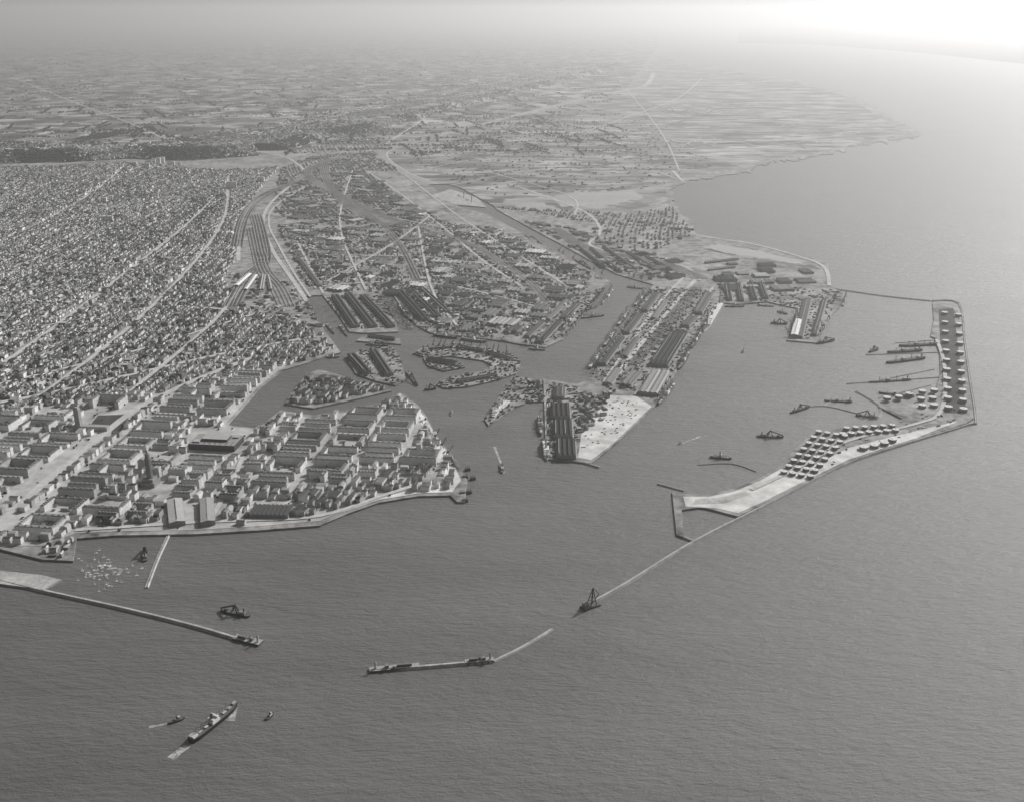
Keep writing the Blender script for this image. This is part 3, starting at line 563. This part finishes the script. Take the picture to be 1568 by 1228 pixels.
clutter('cargo_stacks',[(1100,435),(1290,445),(1250,520),(1210,518),(1220,470),(1105,460)],800,5,16,5,.2)
clutter('pipe_and_pump_works',[(1200,730),(1260,672),(1380,645),(1440,625),(1440,520),(1478,640),(1400,668),(1250,722)],800,4,12,4,.4)
clutter('rubble',[(890,690),(935,675),(990,620),(940,608),(900,650)],200,3,9,1.6,.4)
clutter('estuary_huts',[(620,250),(850,185),(1000,200),(1100,250),(1000,290),(760,300)],1200,10,40,5,.3)
clutter('farm_buildings',[(-100,240),(-100,75),(950,75),(900,140),(600,215),(400,232)],9000,14,70,8,.3)
# ------------------------------------------------------------------ trees and wooded escarpment
def trees(name,x,y,z,r,sh):
    phi=(1+5**.5)/2; I=np.array([(-1,phi,0),(1,phi,0),(-1,-phi,0),(1,-phi,0),(0,-1,phi),(0,1,phi),(0,-1,-phi),(0,1,-phi),(phi,0,-1),(phi,0,1),(-phi,0,-1),(-phi,0,1)])/math.hypot(1,phi)
    T=np.array([(0,11,5),(0,5,1),(0,1,7),(0,7,10),(0,10,11),(1,5,9),(5,11,4),(11,10,2),(10,7,6),(7,1,8),(3,9,4),(3,4,2),(3,2,6),(3,6,8),(3,8,9),(4,9,5),(2,4,11),(6,2,10),(8,6,7),(9,8,1)])
    xs=[];ys=[];rs=[];zs=[]
    for k in range(3):
        xs.append(x+rng.normal(0,.45,len(x))*r);ys.append(y+rng.normal(0,.45,len(x))*r);rs.append(r*rng.uniform(.5,.8,len(x)));zs.append(z+r*rng.uniform(.6,1.1,len(x)))
    x,y,r,zz=map(np.concatenate,(xs,ys,rs,zs));N=len(x)
    V=I[None]*(r[:,None,None])*rng.uniform(.6,1.25,(N,12,1)); V[:,:,0]+=x[:,None];V[:,:,1]+=y[:,None];V[:,:,2]+=zz[:,None]
    Fc=((np.arange(N)*12)[:,None,None]+T[None]).reshape(-1,3)
    mkobj(name,V.reshape(-1,3),Fc,M_tree,np.repeat(rng.uniform(sh[0],sh[1],N),20))
def scatter(pxpoly,n):
    poly=GP(pxpoly,LZ);P=np.array(poly);lo,hi=P.min(0),P.max(0);x=rng.uniform(lo[0],hi[0],n);y=rng.uniform(lo[1],hi[1],n);k=inside(x,y,poly)&clear(x,y,3);return x[k],y[k]
x,y=scatter(CITY,9000); lf=np.sin(x/310+1.3*np.sin(y/270))*np.cos(y/420+x/900); k=lf+rng.normal(0,.3,len(x))<-.1; x,y=x[k],y[k]; trees('city_trees',x,y,LZ,rng.uniform(5,10,len(x)),(.02,.05))
x,y=scatter(DOWN,900); trees('street_trees',x,y,LZ,rng.uniform(3,5,len(x)),(.03,.07))
def escarpment(pl,h,n,wd=1.0):
    W=smoothline(GP(pl,LZ),8); P=np.array(W)
    prof=[(-60*wd,-1),(0,h*.25),(90*wd,h*.8),(190*wd,h),(700*wd,h*.85),(1700*wd,h*.3),(2400*wd,-1)]
    profile('hillside',W,prof,M_field,LZ)
    d=np.gradient(P,axis=0); d/=np.linalg.norm(d,axis=1)[:,None]
    i=rng.integers(0,len(P)-1,n); t=rng.random(n)[:,None]; q=P[i]*(1-t)+P[i+1]*t; nr=np.stack([-d[i,1],d[i,0]],1)
    o=np.where(rng.random(n)<.4,rng.uniform(-40,230,n),rng.uniform(200,2200,n))*wd
    z=np.interp(o,[a for a,b in prof],[b for a,b in prof])+LZ-2
    patch=np.sin(q[:,0]/240+2*np.sin(q[:,1]/310)+o/300)+rng.normal(0,.5,n)>-.1
    k=patch&((o<230*wd)|(rng.random(n)<.35))
    q=q+nr*o[:,None]; trees('woodland',q[k,0],q[k,1],z[k],rng.uniform(8,16,k.sum()),(.04,.09))
    m_=~k; w_=q[m_]; nn=len(w_); houses('hilltop_houses',w_[:,0],w_[:,1],z[m_],rng.uniform(14,50,nn),rng.uniform(9,14,nn),rng.uniform(6,12,nn),rng.uniform(1,4,nn),rng.uniform(0,3,nn),rng.uniform(.3,.7,nn),rng.uniform(.05,.5,nn))
escarpment([(-500,256),(-100,252),(65,249),(130,247),(200,243),(270,246),(330,243),(395,238)],85,6500,.8)
escarpment([(440,230),(500,212),(560,203),(640,183),(760,151),(880,122),(960,100)],60,4500,.7)
for p,n,r0,r1 in (([(190,205),(225,195),(300,218),(420,224),(430,232),(300,230),(220,222)],900,10,20),([(65,225),(190,200),(190,206),(65,235)],900,10,20),([(260,335),(300,300),(350,300),(310,350)],900,6,10),([(620,235),(760,200),(900,170),(1000,180),(1040,270),(760,300),(660,270)],600,6,11)):
    x,y=scatter(p,n); trees('woodland',x,y,LZ,rng.uniform(r0,r1,len(x)),(.025,.06))
fx=[];fy=[]
for i in range(700):
    cx,cy=G(random.uniform(-150,950),random.uniform(74,238),LZ); a=.3+random.choice([0,1.57])+random.uniform(-.25,.25); L=random.uniform(150,700); n=int(L/26)
    t=np.linspace(-L/2,L/2,n)+rng.normal(0,12,n); fx.append(cx+t*math.cos(a)+rng.normal(0,6,n));fy.append(cy+t*math.sin(a)+rng.normal(0,6,n))
x=np.concatenate(fx);y=np.concatenate(fy);k=inside(x,y,AW)&clear(x,y,10);x,y=x[k],y[k]; trees('hedgerows',x,y,LZ,rng.uniform(6,14,len(x)),(.025,.05))
# ------------------------------------------------------------------ haze over the estuary
m=Mesh(); m.box(0,120000,-30,520000,330000,1930)
hm=bpy.data.materials.new('haze'); hm.use_nodes=True; nt=hm.node_tree; nt.nodes.clear()
o=nt.nodes.new('ShaderNodeOutputMaterial'); v=nt.nodes.new('ShaderNodeVolumeScatter'); v.inputs['Density'].default_value=3.4e-5; v.inputs['Anisotropy'].default_value=.6; v.inputs['Color'].default_value=(1,1,1,1)
nt.links.new(v.outputs[0],o.inputs['Volume'])
mkobj('haze',m.V,[(0,1,5,4),(1,2,6,5),(2,3,7,6),(3,0,4,7),(4,5,6,7),(3,2,1,0)],hm)
# ------------------------------------------------------------------ light
AZ,EL=math.radians(44),math.radians(33)
w=bpy.data.worlds.new('World'); scene.world=w; w.use_nodes=True; nt=w.node_tree; bg=nt.nodes['Background']
sk=nt.nodes.new('ShaderNodeTexSky'); sk.sky_type='NISHITA'; sk.sun_disc=False; sk.sun_elevation=EL; sk.sun_rotation=AZ; sk.dust_density=4; sk.altitude=0
bw=nt.nodes.new('ShaderNodeRGBToBW'); nt.links.new(sk.outputs[0],bw.inputs[0]); nt.links.new(bw.outputs[0],bg.inputs[0]); bg.inputs[1].default_value=.075
sl=bpy.data.lights.new('sun','SUN'); sl.energy=5; sl.angle=math.radians(.5); sl.color=(1,.985,.965)
so=bpy.data.objects.new('sun',sl); scene.collection.objects.link(so)
d=Vector((math.sin(AZ)*math.cos(EL),math.cos(AZ)*math.cos(EL),math.sin(EL))); so.rotation_euler=d.to_track_quat('Z','Y').to_euler(); so.location=d*5000
scene.view_settings.view_transform='Standard'; scene.view_settings.look='None'; scene.view_settings.exposure=0
cd=bpy.data.cameras.new('camera'); co=bpy.data.objects.new('camera',cd); scene.collection.objects.link(co)
co.location=(0,0,H); co.rotation_euler=(math.pi/2-TH,0,0); cd.sensor_width=36; cd.lens=36*F/1568; cd.clip_start=5; cd.clip_end=600000
scene.camera=co
